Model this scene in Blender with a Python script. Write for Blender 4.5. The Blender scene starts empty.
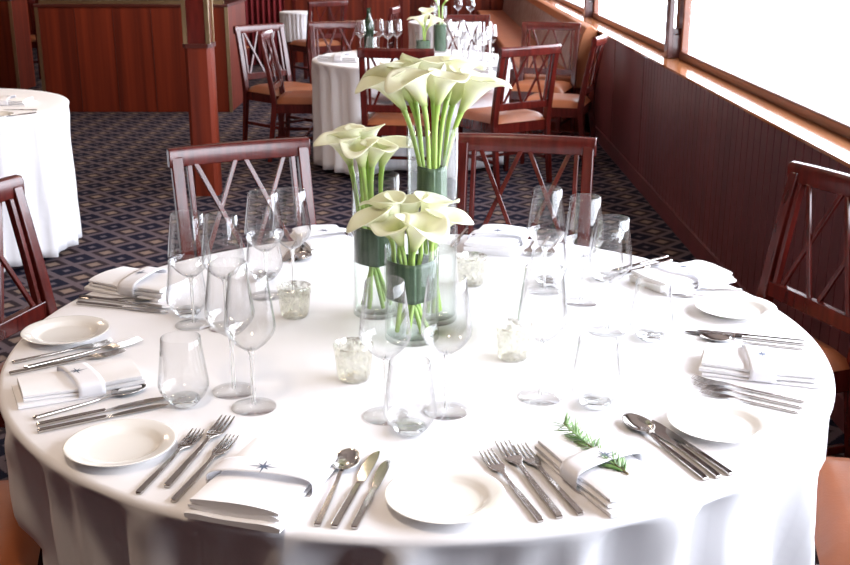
import bpy, bmesh, math, random
from mathutils import Vector, Matrix
PI = math.pi
rnd = random.Random(7)
sc = bpy.context.scene
COL = sc.collection

# ------------------------------------------------------------------ camera
F = 1100.0
CAMZ = 1.55
PITCH = math.atan((282.5 + 62.0) / F)
CP, SP = math.cos(PITCH), math.sin(PITCH)
cam = bpy.data.cameras.new('camera')
cam.sensor_width = 36.0
cam.lens = F / 850.0 * 36.0
cam.clip_start = 0.05
camo = bpy.data.objects.new('camera', cam)
COL.objects.link(camo)
camo.location = (0, 0, CAMZ)
camo.rotation_euler = (PI / 2 - PITCH, 0, 0)
cam.dof.use_dof = True
cam.dof.focus_distance = 2.0
cam.dof.aperture_fstop = 16.0
sc.camera = camo


def ray(px, py):
    x = (px - 425.0) / F
    v = -(py - 282.5) / F
    return Vector((x, CP + v * SP, -SP + v * CP))


def at(px, py, z):
    """point of the photograph on the horizontal plane z"""
    d = ray(px, py)
    t = (z - CAMZ) / d.z
    return Vector((d.x * t, d.y * t, z))


def atY(px, py, Y):
    d = ray(px, py)
    t = Y / d.y
    return Vector((d.x * t, Y, CAMZ + d.z * t))


# ------------------------------------------------------------------ materials
def new_mat(name):
    m = bpy.data.materials.new(name)
    m.use_nodes = True
    nt = m.node_tree
    nt.nodes.clear()
    out = nt.nodes.new('ShaderNodeOutputMaterial')
    return m, nt, out


def principled(name, col, rough=0.5, metal=0.0, coat=0.0, spec=0.5, sheen=0.0, sub=0.0, noise=None, bump=None, trans=0.0):
    m, nt, out = new_mat(name)
    b = nt.nodes.new('ShaderNodeBsdfPrincipled')
    nt.links.new(b.outputs[0], out.inputs[0])
    b.inputs['Base Color'].default_value = (*col, 1)
    b.inputs['Roughness'].default_value = rough
    b.inputs['Metallic'].default_value = metal
    b.inputs['Coat Weight'].default_value = coat
    b.inputs['Coat Roughness'].default_value = 0.12
    b.inputs['Specular IOR Level'].default_value = spec
    b.inputs['Sheen Weight'].default_value = sheen
    if sub:
        b.inputs['Subsurface Weight'].default_value = sub
        b.inputs['Subsurface Radius'].default_value = (0.02, 0.02, 0.012)
    if noise:
        sx, sy, sz, col2, detail = noise
        tc = nt.nodes.new('ShaderNodeTexCoord')
        mp = nt.nodes.new('ShaderNodeMapping')
        mp.inputs['Scale'].default_value = (sx, sy, sz)
        nz = nt.nodes.new('ShaderNodeTexNoise')
        nz.inputs['Scale'].default_value = 1.0
        nz.inputs['Detail'].default_value = detail
        rp = nt.nodes.new('ShaderNodeValToRGB')
        rp.color_ramp.elements[0].position = 0.35
        rp.color_ramp.elements[1].position = 0.68
        rp.color_ramp.elements[0].color = (*col, 1)
        rp.color_ramp.elements[1].color = (*col2, 1)
        nt.links.new(tc.outputs['Object'], mp.inputs[0])
        nt.links.new(mp.outputs[0], nz.inputs['Vector'])
        nt.links.new(nz.outputs['Fac'], rp.inputs[0])
        nt.links.new(rp.outputs[0], b.inputs['Base Color'])
    if bump:
        scale, strength, dist = bump
        tc = nt.nodes.new('ShaderNodeTexCoord')
        nz = nt.nodes.new('ShaderNodeTexNoise')
        nz.inputs['Scale'].default_value = scale
        nz.inputs['Detail'].default_value = 3
        bp = nt.nodes.new('ShaderNodeBump')
        bp.inputs['Strength'].default_value = strength
        bp.inputs['Distance'].default_value = dist
        nt.links.new(tc.outputs['Object'], nz.inputs['Vector'])
        nt.links.new(nz.outputs['Fac'], bp.inputs['Height'])
        nt.links.new(bp.outputs[0], b.inputs['Normal'])
    return m


def thin_glass(name, tint=(0.985, 0.99, 0.985), edge=(0.55, 0.58, 0.57), refl=1.0, rough=0.0, epow=3.0, rpow=4.0):
    """a thin pane: what it does not mirror goes straight through, denser where seen edge-on"""
    m, nt, out = new_mat(name)
    lw = nt.nodes.new('ShaderNodeLayerWeight')
    lw.inputs['Blend'].default_value = 0.5
    p5 = nt.nodes.new('ShaderNodeMath'); p5.operation = 'POWER'; p5.inputs[1].default_value = rpow
    ml = nt.nodes.new('ShaderNodeMath'); ml.operation = 'MULTIPLY_ADD'
    ml.inputs[1].default_value = 0.75 * refl; ml.inputs[2].default_value = 0.030 * refl; ml.use_clamp = True
    pe = nt.nodes.new('ShaderNodeMath'); pe.operation = 'POWER'; pe.inputs[1].default_value = epow
    mc = nt.nodes.new('ShaderNodeMix'); mc.data_type = 'RGBA'
    mc.inputs[6].default_value = (*tint, 1); mc.inputs[7].default_value = (*edge, 1)
    tr = nt.nodes.new('ShaderNodeBsdfTransparent')
    gl = nt.nodes.new('ShaderNodeBsdfGlossy'); gl.inputs['Roughness'].default_value = rough
    mx = nt.nodes.new('ShaderNodeMixShader')
    L = nt.links.new
    L(lw.outputs['Facing'], p5.inputs[0]); L(p5.outputs[0], ml.inputs[0])
    L(lw.outputs['Facing'], pe.inputs[0]); L(pe.outputs[0], mc.inputs[0])
    L(mc.outputs[2], tr.inputs[0])
    L(ml.outputs[0], mx.inputs[0]); L(tr.outputs[0], mx.inputs[1]); L(gl.outputs[0], mx.inputs[2])
    L(mx.outputs[0], out.inputs[0])
    return m


def solid_glass(name):
    m, nt, out = new_mat(name)
    g = nt.nodes.new('ShaderNodeBsdfGlass'); g.inputs['IOR'].default_value = 1.5; g.inputs['Roughness'].default_value = 0.0
    g.inputs['Color'].default_value = (0.96, 0.97, 0.965, 1)
    nt.links.new(g.outputs[0], out.inputs[0])
    return m


def mercury(name):
    """speckled silvery glass"""
    m, nt, out = new_mat(name)
    tc = nt.nodes.new('ShaderNodeTexCoord')
    nz = nt.nodes.new('ShaderNodeTexNoise'); nz.inputs['Scale'].default_value = 90; nz.inputs['Detail'].default_value = 4
    rp = nt.nodes.new('ShaderNodeValToRGB')
    rp.color_ramp.elements[0].position = 0.40; rp.color_ramp.elements[1].position = 0.62
    rp.color_ramp.elements[0].color = (0.05, 0.05, 0.05, 1); rp.color_ramp.elements[1].color = (0.55, 0.55, 0.55, 1)
    tr = nt.nodes.new('ShaderNodeBsdfTransparent'); tr.inputs[0].default_value = (0.97, 0.97, 0.94, 1)
    pb = nt.nodes.new('ShaderNodeBsdfPrincipled')
    pb.inputs['Base Color'].default_value = (0.80, 0.79, 0.74, 1); pb.inputs['Metallic'].default_value = 0.85; pb.inputs['Roughness'].default_value = 0.18
    mx = nt.nodes.new('ShaderNodeMixShader')
    L = nt.links.new
    L(tc.outputs['Object'], nz.inputs['Vector']); L(nz.outputs['Fac'], rp.inputs[0]); L(rp.outputs[0], mx.inputs[0])
    L(tr.outputs[0], mx.inputs[1]); L(pb.outputs[0], mx.inputs[2]); L(mx.outputs[0], out.inputs[0])
    return m


def carpet_mat():
    m, nt, out = new_mat('carpet')
    N, L = nt.nodes.new, nt.links.new
    geo = N('ShaderNodeTexCoord')
    sep = N('ShaderNodeSeparateXYZ')
    L(geo.outputs['Object'], sep.inputs[0])

    def math_(op, a, b=None):
        n = N('ShaderNodeMath'); n.operation = op
        for i, v in enumerate((a, b)):
            if v is None: continue
            if isinstance(v, (int, float)): n.inputs[i].default_value = v
            else: L(v, n.inputs[i])
        return n.outputs[0]

    def cell(o, off, per):
        s = math_('ADD', o, off)
        s = math_('DIVIDE', s, per)
        s = math_('FRACT', s)
        s = math_('SUBTRACT', s, 0.5)
        return math_('ABSOLUTE', s)
    u = cell(sep.outputs[0], 100.03, 0.208)
    v = cell(sep.outputs[1], 100.10, 0.215)
    d = math_('ADD', u, v)              # 0 at the navy diamonds' centres, 1 at the beige dots
    nz = N('ShaderNodeTexNoise'); nz.inputs['Scale'].default_value = 120; nz.inputs['Detail'].default_value = 2
    L(geo.outputs['Object'], nz.inputs['Vector'])
    wob = math_('MULTIPLY', math_('SUBTRACT', nz.outputs['Fac'], 0.5), 0.10)
    d = math_('ADD', d, wob)
    rp = N('ShaderNodeValToRGB')
    cr = rp.color_ramp
    cr.interpolation = 'LINEAR'
    cols = [(0.0, (0.11, 0.085, 0.10)), (0.08, (0.10, 0.08, 0.095)), (0.13, (0.0055, 0.0055, 0.015)), (0.38, (0.007, 0.007, 0.018)),
            (0.42, (0.104, 0.077, 0.086)), (0.60, (0.096, 0.070, 0.078)), (0.64, (0.022, 0.014, 0.017)), (0.78, (0.022, 0.014, 0.017)),
            (0.83, (0.17, 0.120, 0.098)), (1.0, (0.22, 0.155, 0.125))]
    while len(cr.elements) < len(cols): cr.elements.new(0.5)
    for e, (p, c) in zip(cr.elements, cols):
        e.position = p; e.color = (*c, 1)
    L(d, rp.inputs[0])
    b = N('ShaderNodeBsdfPrincipled'); b.inputs['Roughness'].default_value = 0.95; b.inputs['Specular IOR Level'].default_value = 0.1
    L(rp.outputs[0], b.inputs['Base Color'])
    bp = N('ShaderNodeBump'); bp.inputs['Strength'].default_value = 0.3; bp.inputs['Distance'].default_value = 0.004
    L(nz.outputs['Fac'], bp.inputs['Height']); L(bp.outputs[0], b.inputs['Normal'])
    L(b.outputs[0], out.inputs[0])
    return m


M = {}
M['wood_dark'] = principled('mahogany_dark', (0.058, 0.0060, 0.0042), 0.24, coat=0.08, noise=(40, 40, 6, (0.105, 0.0110, 0.0075), 4))
M['wood_rail'] = principled('mahogany_wall', (0.088, 0.0200, 0.0215), 0.38, coat=0.0, spec=0.4, noise=(9, 9, 1.2, (0.130, 0.031, 0.032), 4))
M['wood_red'] = principled('mahogany_red', (0.085, 0.0110, 0.0045), 0.40, coat=0.0, spec=0.25, noise=(16, 16, 0.4, (0.180, 0.024, 0.008), 3))
M['wood_cap'] = principled('mahogany_cap', (0.060, 0.010, 0.006), 0.3, coat=0.4)
M['wood_sill'] = principled('sill_wood', (0.30, 0.105, 0.040), 0.10, coat=0.0, noise=(14, 1.2, 14, (0.42, 0.17, 0.07), 4))
M['wood_frame'] = principled('frame_wood', (0.13, 0.040, 0.018), 0.32, coat=0.3, noise=(14, 1.2, 14, (0.19, 0.060, 0.028), 4))
M['wood_post'] = principled('post_wood', (0.070, 0.022, 0.018), 0.35, coat=0.4)
M['leather'] = principled('leather', (0.27, 0.080, 0.028), 0.40, spec=0.5, noise=(8, 8, 8, (0.33, 0.102, 0.038), 2), bump=(160, 0.15, 0.002))
M['leather_back'] = principled('leather_back', (0.38, 0.14, 0.06), 0.38, spec=0.5, bump=(160, 0.1, 0.002))
M['bench_fabric'] = principled('bench_fabric', (0.32, 0.22, 0.19), 0.6, noise=(9, 9, 9, (0.22, 0.12, 0.10), 4))
M['cloth'] = principled('cloth', (0.86, 0.85, 0.87), 0.85, spec=0.2, sheen=0.1, bump=(700, 0.05, 0.0006))
M['napkin'] = principled('napkin_cloth', (0.88, 0.87, 0.88), 0.9, spec=0.15, sheen=0.1, bump=(900, 0.08, 0.0006))
M['paper'] = principled('paper', (0.86, 0.86, 0.90), 0.6, spec=0.3)
M['ink'] = principled('ink', (0.10, 0.13, 0.20), 0.6)
M['china'] = principled('china', (0.88, 0.86, 0.82), 0.12, coat=0.4)
M['steel'] = principled('steel', (0.50, 0.47, 0.445), 0.14, metal=1.0)
M['brass'] = principled('brass', (0.62, 0.47, 0.26), 0.28, metal=1.0)
M['metal_dark'] = principled('metal_dark', (0.03, 0.025, 0.025), 0.4, metal=0.7)
M['petal'] = principled('petal', (0.86, 0.87, 0.70), 0.45, spec=0.35)
_nt = M['petal'].node_tree                       # a calla is green at its throat and ivory at the lip
_tc = _nt.nodes.new('ShaderNodeTexCoord'); _sp = _nt.nodes.new('ShaderNodeSeparateXYZ'); _rp = _nt.nodes.new('ShaderNodeValToRGB')
_mr = _nt.nodes.new('ShaderNodeMapRange'); _mr.inputs[2].default_value = .055
_nt.links.new(_tc.outputs['Object'], _sp.inputs[0]); _nt.links.new(_sp.outputs[2], _mr.inputs[0]); _nt.links.new(_mr.outputs[0], _rp.inputs[0])
_rp.color_ramp.elements[0].color = (0.40, 0.52, 0.12, 1); _rp.color_ramp.elements[1].color = (0.93, 0.93, 0.76, 1)
_e = _rp.color_ramp.elements.new(.35); _e.color = (0.80, 0.86, 0.46, 1)
_tl = _nt.nodes.new('ShaderNodeBsdfTranslucent'); _mx = _nt.nodes.new('ShaderNodeMixShader'); _mx.inputs[0].default_value = .38
_out = [n for n in _nt.nodes if n.type == 'OUTPUT_MATERIAL'][0]; _pb = [n for n in _nt.nodes if n.type == 'BSDF_PRINCIPLED'][0]
_nt.links.new(_rp.outputs[0], _tl.inputs[0]); _nt.links.new(_pb.outputs[0], _mx.inputs[1]); _nt.links.new(_tl.outputs[0], _mx.inputs[2]); _nt.links.new(_mx.outputs[0], _out.inputs[0])
_nt.links.new(_rp.outputs[0], [n for n in _nt.nodes if n.type == 'BSDF_PRINCIPLED'][0].inputs['Base Color'])
M['spadix'] = principled('spadix', (0.80, 0.62, 0.12), 0.6)
M['stem'] = principled('stem_green', (0.27, 0.42, 0.075), 0.4, sub=0.1, noise=(30, 30, 5, (0.40, 0.55, 0.14), 2))
M['leaf'] = principled('leaf_dark', (0.028, 0.062, 0.032), 0.4, noise=(110, 110, 2, (0.085, 0.135, 0.080), 2))
M['rosemary'] = principled('rosemary', (0.10, 0.22, 0.055), 0.5, noise=(60, 60, 60, (0.22, 0.36, 0.12), 2))
M['twig'] = principled('twig', (0.16, 0.12, 0.05), 0.6)
M['bottle'] = principled('bottle_green', (0.012, 0.03, 0.012), 0.08, coat=0.4)
M['glass'] = thin_glass('clear_glass', tint=(0.997, 0.997, 0.997), edge=(0.66, 0.68, 0.69), refl=1.15, epow=6.0, rpow=2.6)
M['foot'] = thin_glass('foot_glass', tint=(0.985, 0.985, 0.985), edge=(0.70, 0.72, 0.73), refl=0.9, epow=6.0, rpow=5.0)
M['vase'] = thin_glass('vase_glass', tint=(0.995, 0.998, 0.995), edge=(0.74, 0.78, 0.75), refl=0.8, epow=6.0)
M['water'] = thin_glass('water', tint=(0.96, 0.985, 0.96), edge=(0.75, 0.82, 0.77), refl=0.5)
M['pane'] = thin_glass('window_glass', tint=(0.97, 0.98, 0.98), edge=(0.9, 0.93, 0.93), refl=0.8)
M['solid'] = solid_glass('solid_glass')
M['mercury'] = mercury('mercury_glass')
M['carpet'] = carpet_mat()
M['ceiling'] = principled('ceiling_white', (0.38, 0.31, 0.27), 0.8)
M['wall_dark'] = principled('wall_paint', (0.16, 0.06, 0.045), 0.7)
M['curtain'] = principled('curtain_red', (0.20, 0.012, 0.016), 0.8)


# ------------------------------------------------------------------ mesh builder
class MB:
    def __init__(self):
        self.v = []; self.f = []; self.mi = []

    def add(self, vs, fs):
        o = len(self.v)
        self.v += [tuple(v) for v in vs]
        self.f += [tuple(i + o for i in f) for f in fs]
        return self

    def box(self, c, s, rz=0.0, mat=None):
        cx, cy, cz = c; x, y, z = s[0] / 2, s[1] / 2, s[2] / 2
        vs = [Vector((i * x, j * y, k * z)) for k in (-1, 1) for j in (-1, 1) for i in (-1, 1)]
        if rz:
            R = Matrix.Rotation(rz, 3, 'Z'); vs = [R @ v for v in vs]
        vs = [v + Vector(c) for v in vs]
        return self.add(vs, [(0, 2, 3, 1), (4, 5, 7, 6), (0, 1, 5, 4), (2, 6, 7, 3), (0, 4, 6, 2), (1, 3, 7, 5)])

    def loft(self, secs, cap=True):
        """secs: list of rings (each a list of points, same count)"""
        n = len(secs[0]); vs = [p for s in secs for p in s]; fs = []
        for i in range(len(secs) - 1):
            for j in range(n):
                a = i * n + j; b = i * n + (j + 1) % n
                fs.append((a, b, b + n, a + n))
        if cap:
            fs.append(tuple(reversed(range(n)))); fs.append(tuple(range((len(secs) - 1) * n, len(secs) * n)))
        return self.add(vs, fs)

    def bar(self, p, q, w, h, up=(0, 0, 1), w2=None, h2=None):
        p, q = Vector(p), Vector(q); t = (q - p).normalized()
        s = t.cross(Vector(up)).normalized(); u = s.cross(t)
        w2 = w if w2 is None else w2; h2 = h if h2 is None else h2
        r = lambda c, a, b: [c - s * a / 2 - u * b / 2, c + s * a / 2 - u * b / 2, c + s * a / 2 + u * b / 2, c - s * a / 2 + u * b / 2]
        return self.loft([r(p, w, h), r(q, w2, h2)])

    def path(self, pts, w, h, side):
        """rectangular bar along a polyline; side = constant sideways vector"""
        s = Vector(side).normalized(); secs = []
        pts = [Vector(p) for p in pts]
        for i, p in enumerate(pts):
            t = (pts[min(i + 1, len(pts) - 1)] - pts[max(i - 1, 0)]).normalized()
            u = s.cross(t).normalized()
            ww = w[i] if isinstance(w, (list, tuple)) else w
            hh = h[i] if isinstance(h, (list, tuple)) else h
            secs.append([p - s * ww / 2 - u * hh / 2, p + s * ww / 2 - u * hh / 2, p + s * ww / 2 + u * hh / 2, p - s * ww / 2 + u * hh / 2])
        return self.loft(secs)

    def tube(self, pts, r, n=8):
        pts = [Vector(p) for p in pts]; secs = []
        ref = None
        for i, p in enumerate(pts):
            t = (pts[min(i + 1, len(pts) - 1)] - pts[max(i - 1, 0)]).normalized()
            if ref is None:
                ref = Vector((1, 0, 0)) if abs(t.x) < 0.8 else Vector((0, 1, 0))
            a = (ref - t * ref.dot(t)).normalized(); ref = a; b = t.cross(a)
            rr = r[i] if isinstance(r, (list, tuple)) else r
            secs.append([p + (a * math.cos(2 * PI * k / n) + b * math.sin(2 * PI * k / n)) * rr for k in range(n)])
        return self.loft(secs)

    def lathe(self, prof, n=40, c=(0, 0, 0), mod=None):
        """prof: (r, z) list; r = 0 at an end makes a pole"""
        vs = []; fs = []; rings = []
        for (r, z) in prof:
            if r < 1e-6:
                rings.append([len(vs)]); vs.append((c[0], c[1], c[2] + z))
            else:
                st = len(vs); rings.append(list(range(st, st + n)))
                for k in range(n):
                    a = 2 * PI * k / n
                    rr = r * (mod(a, z) if mod else 1)
                    vs.append((c[0] + rr * math.cos(a), c[1] + rr * math.sin(a), c[2] + z))
        for i in range(len(rings) - 1):
            A, B = rings[i], rings[i + 1]
            for k in range(n):
                k2 = (k + 1) % n
                if len(A) == 1 and len(B) == 1: continue
                if len(A) == 1: fs.append((A[0], B[k2], B[k]))
                elif len(B) == 1: fs.append((A[k], A[k2], B[0]))
                else: fs.append((A[k], A[k2], B[k2], B[k]))
        return self.add(vs, fs)

    def grid(self, P, closed=False):
        nv = len(P[0]); vs = [p for row in P for p in row]; fs = []
        for i in range(len(P) - 1):
            for j in range(nv if closed else nv - 1):
                a = i * nv + j; b = i * nv + (j + 1) % nv
                fs.append((a, b, b + nv, a + nv))
        return self.add(vs, fs)

    def build(self, name, mat, parent=None, smooth=True, bevel=0.0, solid=0.0, subsurf=0, angle=0.7):
        me = bpy.data.meshes.new(name)
        me.from_pydata(self.v, [], self.f)
        me.update()
        bm = bmesh.new(); bm.from_mesh(me)
        bmesh.ops.recalc_face_normals(bm, faces=bm.faces)
        bm.to_mesh(me); bm.free()
        me.materials.append(mat)
        o = bpy.data.objects.new(name, me)
        COL.objects.link(o)
        if smooth:
            me.shade_smooth()
            if angle:
                me.set_sharp_from_angle(angle=angle)
        if solid:
            md = o.modifiers.new('solid', 'SOLIDIFY'); md.thickness = solid; md.offset = 0
        if bevel:
            md = o.modifiers.new('bevel', 'BEVEL'); md.width = bevel; md.segments = 2; md.limit_method = 'ANGLE'; md.angle_limit = 0.6
        if subsurf:
            md = o.modifiers.new('sub', 'SUBSURF'); md.levels = subsurf; md.render_levels = subsurf
        if parent: o.parent = parent
        return o


def tag(o, label=None, cat=None, group=None, kind=None):
    if label: o['label'] = label
    if cat: o['category'] = cat
    if group: o['group'] = group
    if kind: o['kind'] = kind
    return o


def empty(name, loc=(0, 0, 0), rz=0.0):
    o = bpy.data.objects.new(name, None); COL.objects.link(o)
    o.empty_display_size = 0.05
    o.location = loc; o.rotation_euler = (0, 0, rz)
    return o


KIDS = {}


def copy_tree(o, parent=None):
    c = o.copy(); COL.objects.link(c)
    if parent:
        c.parent = parent
    for ch in list(o.children):
        copy_tree(ch, c)
    return c


class Kind:
    """first place() uses the prototype itself, later ones copy it with its parts"""
    def __init__(self, proto): self.p = proto; self.used = False

    def place(self, loc, rz=0.0, label=None, cat=None, group=None, scale=1.0, rot=None):
        if self.used: o = copy_tree(self.p)
        else: o = self.p; self.used = True
        o.location = loc
        o.rotation_euler = rot if rot else (0, 0, rz)
        o.scale = (scale,) * 3 if not isinstance(scale, tuple) else scale
        for k in ('label', 'category', 'group'):
            if k in o: del o[k]
        return tag(o, label, cat, group)


# ------------------------------------------------------------------ the setting
def struct(o): o['kind'] = 'structure'; return o

Y0, Y1 = -2.0, 19.0
XL = -7.0
XW = 1.385          # lower wall face
XG = 1.57           # window plane
ZS = 0.85           # sill top
ZC = 2.5
mb = MB(); mb.box(((XL + 3) / 2 - .5, (Y0 + Y1) / 2, -0.05), (11, Y1 - Y0 + .4, 0.1)); struct(mb.build('floor', M['carpet'], smooth=False))
mb = MB(); mb.box(((XL + 2) / 2, (Y0 + Y1) / 2, ZC + 0.05), (9.4, Y1 - Y0 + .4, 0.1)); struct(mb.build('ceiling', M['ceiling'], smooth=False))
mb = MB(); mb.box((XL - .1, (Y0 + Y1) / 2, ZC / 2), (0.2, Y1 - Y0, ZC)); struct(mb.build('wall_left', M['wall_dark'], smooth=False))
mb = MB(); mb.box(((XL + 2) / 2, Y0 - .1, ZC / 2), (9.4, 0.2, ZC)); struct(mb.build('wall_front', M['wall_dark'], smooth=False))
mb = MB(); mb.box(((XL + 2) / 2, Y1 + .1, ZC / 2), (9.4, 0.2, ZC)); struct(mb.build('wall_back', M['wood_red'], smooth=False))

# lower wall on the window side: grooved boards from the front up to a joint, plain panels after it
YJ = 7.05
mb = MB()
prof = []
y = Y0
W = 0.088
while y < YJ - .01:
    y2 = min(y + W, YJ)
    prof += [(XW, y + .003), (XW, y2 - .007), (XW + .007, y2 - .003)]
    y = y2
prof += [(XW + .02, YJ), (XW + .02, YJ + .012), (XW, YJ + .012), (XW, 8.15), (XW + .015, 8.152), (XW + .015, 8.162), (XW, 8.165), (XW, Y1)]
P = [[(x, yy, z) for (x, yy) in prof] for z in (0.0, ZS - 0.014)]
mb.grid(P)
n = len(prof)
back = [(XW + .12, Y0, 0), (XW + .12, Y1, 0), (XW + .12, Y1, ZS - .014), (XW + .12, Y0, ZS - .014)]
mb.add(back, [(0, 1, 2, 3)])
wall_r = struct(mb.build('wall_right', M['wood_rail'], smooth=False))
mb = MB(); mb.box((XW + .118, (Y0 + Y1) / 2, ZS - .007), (0.25, Y1 - Y0, 0.014)); struct(mb.build('trim_1', M['wood_sill'], smooth=False, bevel=.002))
mb = MB(); mb.box((XG + .03, (Y0 + Y1) / 2, (2.15 + ZC) / 2), (0.2, Y1 - Y0, ZC - 2.15)); struct(mb.build('trim_2', M['wood_frame'], smooth=False))
mb = MB(); mb.box((XW - .006, (Y0 + Y1) / 2, 0.05), (0.012, Y1 - Y0, 0.10)); struct(mb.build('baseboard_right', M['wood_rail'], smooth=False))

# windows between the posts
mb = MB(); mb.box((XG + .03, (Y0 + .25) / 2, (ZS + 2.15) / 2), (.14, .25 - Y0, 2.15 - ZS)); struct(mb.build('trim_9', M['wood_rail'], smooth=False))  # unseen solid stretch, added to keep window light off the cloth's front
PY = [0.25, 3.25, 6.85, 10.45, 14.05, 17.65]
edges = PY + [Y1]
for i in range(len(edges) - 1):
    a, b = edges[i], edges[i + 1]
    w = empty('window_%d' % (i + 1), (XG, (a + b) / 2, ZS)); struct(w)
    hl = (b - a) / 2 - .07
    zt = 2.15 - ZS
    m = MB()
    m.bar((0, -hl, .024), (0, hl, .024), .06, .048)
    m.bar((0, -hl, zt - .03), (0, hl, zt - .03), .06, .06)
    for s in (-1, 1):
        m.box((0, s * (hl - .012), zt / 2), (.05, .026, zt - .06))
    m.build('window_frame', M['wood_frame'], w, smooth=False, bevel=.008)
    m = MB(); m.box((.012, 0, zt / 2), (.006, 2 * hl - .08, zt - .12)); m.build('pane', M['pane'], w, smooth=False)
for i, yy in enumerate(PY):
    # a window post: two uprights with an open slot above and a solid foot, on a small metal foot
    o = empty('trim_%d' % (i + 3), (XG - .02, yy, ZS)); struct(o)
    m = MB()
    m.box((-.062, 0, .65), (.030, .10, 1.30)); m.box((.022, 0, .65), (.036, .10, 1.30)); m.box((-.02, 0, .07), (.06, .09, .14)); m.box((-.02, 0, 1.0), (.06, .09, .60))
    m.build('post', M['wood_post'], o, smooth=False, bevel=.004)
    m = MB(); m.box((-.02, 0, .160), (.052, .07, .035)); m.box((-.02, 0, .45), (.052, .07, .02)); m.build('slot_block', M['wood_cap'], o, smooth=False, bevel=.003)
    m = MB(); m.lathe([(0, 0), (.014, 0), (.014, .02), (0, .022)], 14, (.05, -.07, 0)); m.build('bolt', M['steel'], o)

# ------------------------------------------------------------------ low partitions, column, far wall panel
def partition(name, x0, x1, y0, y1, h, label, strip_at=None):
    r = empty(name, ((x0 + x1) / 2, (y0 + y1) / 2, 0)); tag(r, label, 'partition')
    lx, ly = x1 - x0, y1 - y0
    m = MB(); m.box((0, 0, h / 2), (lx, ly, h))
    # thin vertical joints in the front
    m.build('panel', M['wood_red'], r, smooth=False, bevel=.004)
    m = MB()
    k = int(lx / .29)
    for j in range(1, k):
        m.box((-lx / 2 + j * lx / k, -ly / 2 - .001, h / 2), (.006, .004, h - .02))
    if k > 1:
        m.build('joint_strip', M['wood_cap'], r, smooth=False)
    m = MB(); m.box((0, 0, h + .015), (lx + .03, ly + .03, .03)); m.build('cap_rail', M['wood_cap'], r, smooth=False, bevel=.006)
    m = MB()
    for s in (-1, 1):
        m.box((s * (lx / 2 - .006), -ly / 2 - .003, h / 2), (.03, .012, h))
    m.build('brass_edge', M['brass'], r, smooth=False)
    m = MB()
    for xx in (-lx / 2 + .05, 0, lx / 2 - .05):
        m.box((xx, -ly / 2 + .03, h + .19), (.022, .022, .32))
    m.box((0, -ly / 2 + .03, h + .045), (lx - .06, .03, .03)); m.box((0, -ly / 2 + .03, h + .35), (lx - .06, .022, .022))
    m.build('brass_rail', M['brass'], r, smooth=False)
    m = MB(); m.box((0, -ly / 2 + .03, h + .195), (lx - .1, .006, .28)); m.build('glass_screen', M['pane'], r, smooth=False)
    return r

pl = at(46, 112, 0); pr = at(237, 112, 0)
YP = pl.y
partition('partition', pl.x, -1.80, YP, YP + 1.05, .95, 'long mahogany panelled partition with brass edges behind the pillar')
partition('partition', -6.2, at(20, 92, 0).x, at(20, 92, 0).y, at(20, 92, 0).y + .5, .93, 'mahogany partition end cut off by the top left corner of the photo')

# pillar
pc = at(206, 196, 0); pc.y += .075
r = struct(empty('pillar', (pc.x, pc.y, 0)))
tag(r, 'square mahogany column with brass strips standing on the carpet before the long partition', 'pillar')
def octo(c, h, z, ch):
    return [Vector((c[0] + x, c[1] + y, z)) for x, y in ((-h + ch, -h), (h - ch, -h), (h, -h + ch), (h, h - ch), (h - ch, h), (-h + ch, h), (-h, h - ch), (-h, -h + ch))]
m = MB(); m.loft([octo((0, 0), .080, z, .022) for z in (0, .915)]); m.build('column_shaft', M['wood_red'], r, smooth=False)
m = MB(); m.loft([octo((0, 0), .088, .915, .02), octo((0, 0), .088, .94, .02)]); m.build('ledge', M['wood_cap'], r, smooth=False)
m = MB(); m.loft([octo((0, 0), .070, z, .012) for z in (.94, ZC)]); m.build('upper_shaft', M['wood_dark'], r, smooth=False)
for sx in (-1, 1):
    for sy in (-1, 1):
        m = MB(); m.box((sx * .068, sy * .068, (.94 + ZC) / 2), (.024, .024, ZC - .94)); m.build('brass_strip', M['brass'], r, smooth=False)

# tall panelled screen beyond the second table
r = empty('panelled_screen', (-1.45, 14.6, 0)); tag(r, 'tall mahogany panelled screen closing the far end of the aisle', 'screen')
m = MB(); m.box((0, 0, ZC / 2), (2.5, .08, ZC)); m.build('panel', M['wood_red'], r, smooth=False)
for k in range(6):
    m = MB(); m.box((-1.15 + k * .46, -.05, ZC / 2), (.035, .03, ZC)); m.build('batten', M['wood_dark'], r, smooth=False)
r = empty('curtain', (-2.05, 14.1, 0)); tag(r, 'dark red curtain hanging beside the far panelled screen', 'curtain')
m = MB()
m.grid([[(-.3 + .6 * j / 60, .035 * math.sin(j * .9), z) for j in range(61)] for z in (0.02, 1.2, 2.45)]); m.build('drape', M['curtain'], r, solid=.004)
m = MB(); m.tube([(-.4, 0, 2.46), (.4, 0, 2.46)], .012); m.build('curtain_rod', M['brass'], r)

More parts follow.
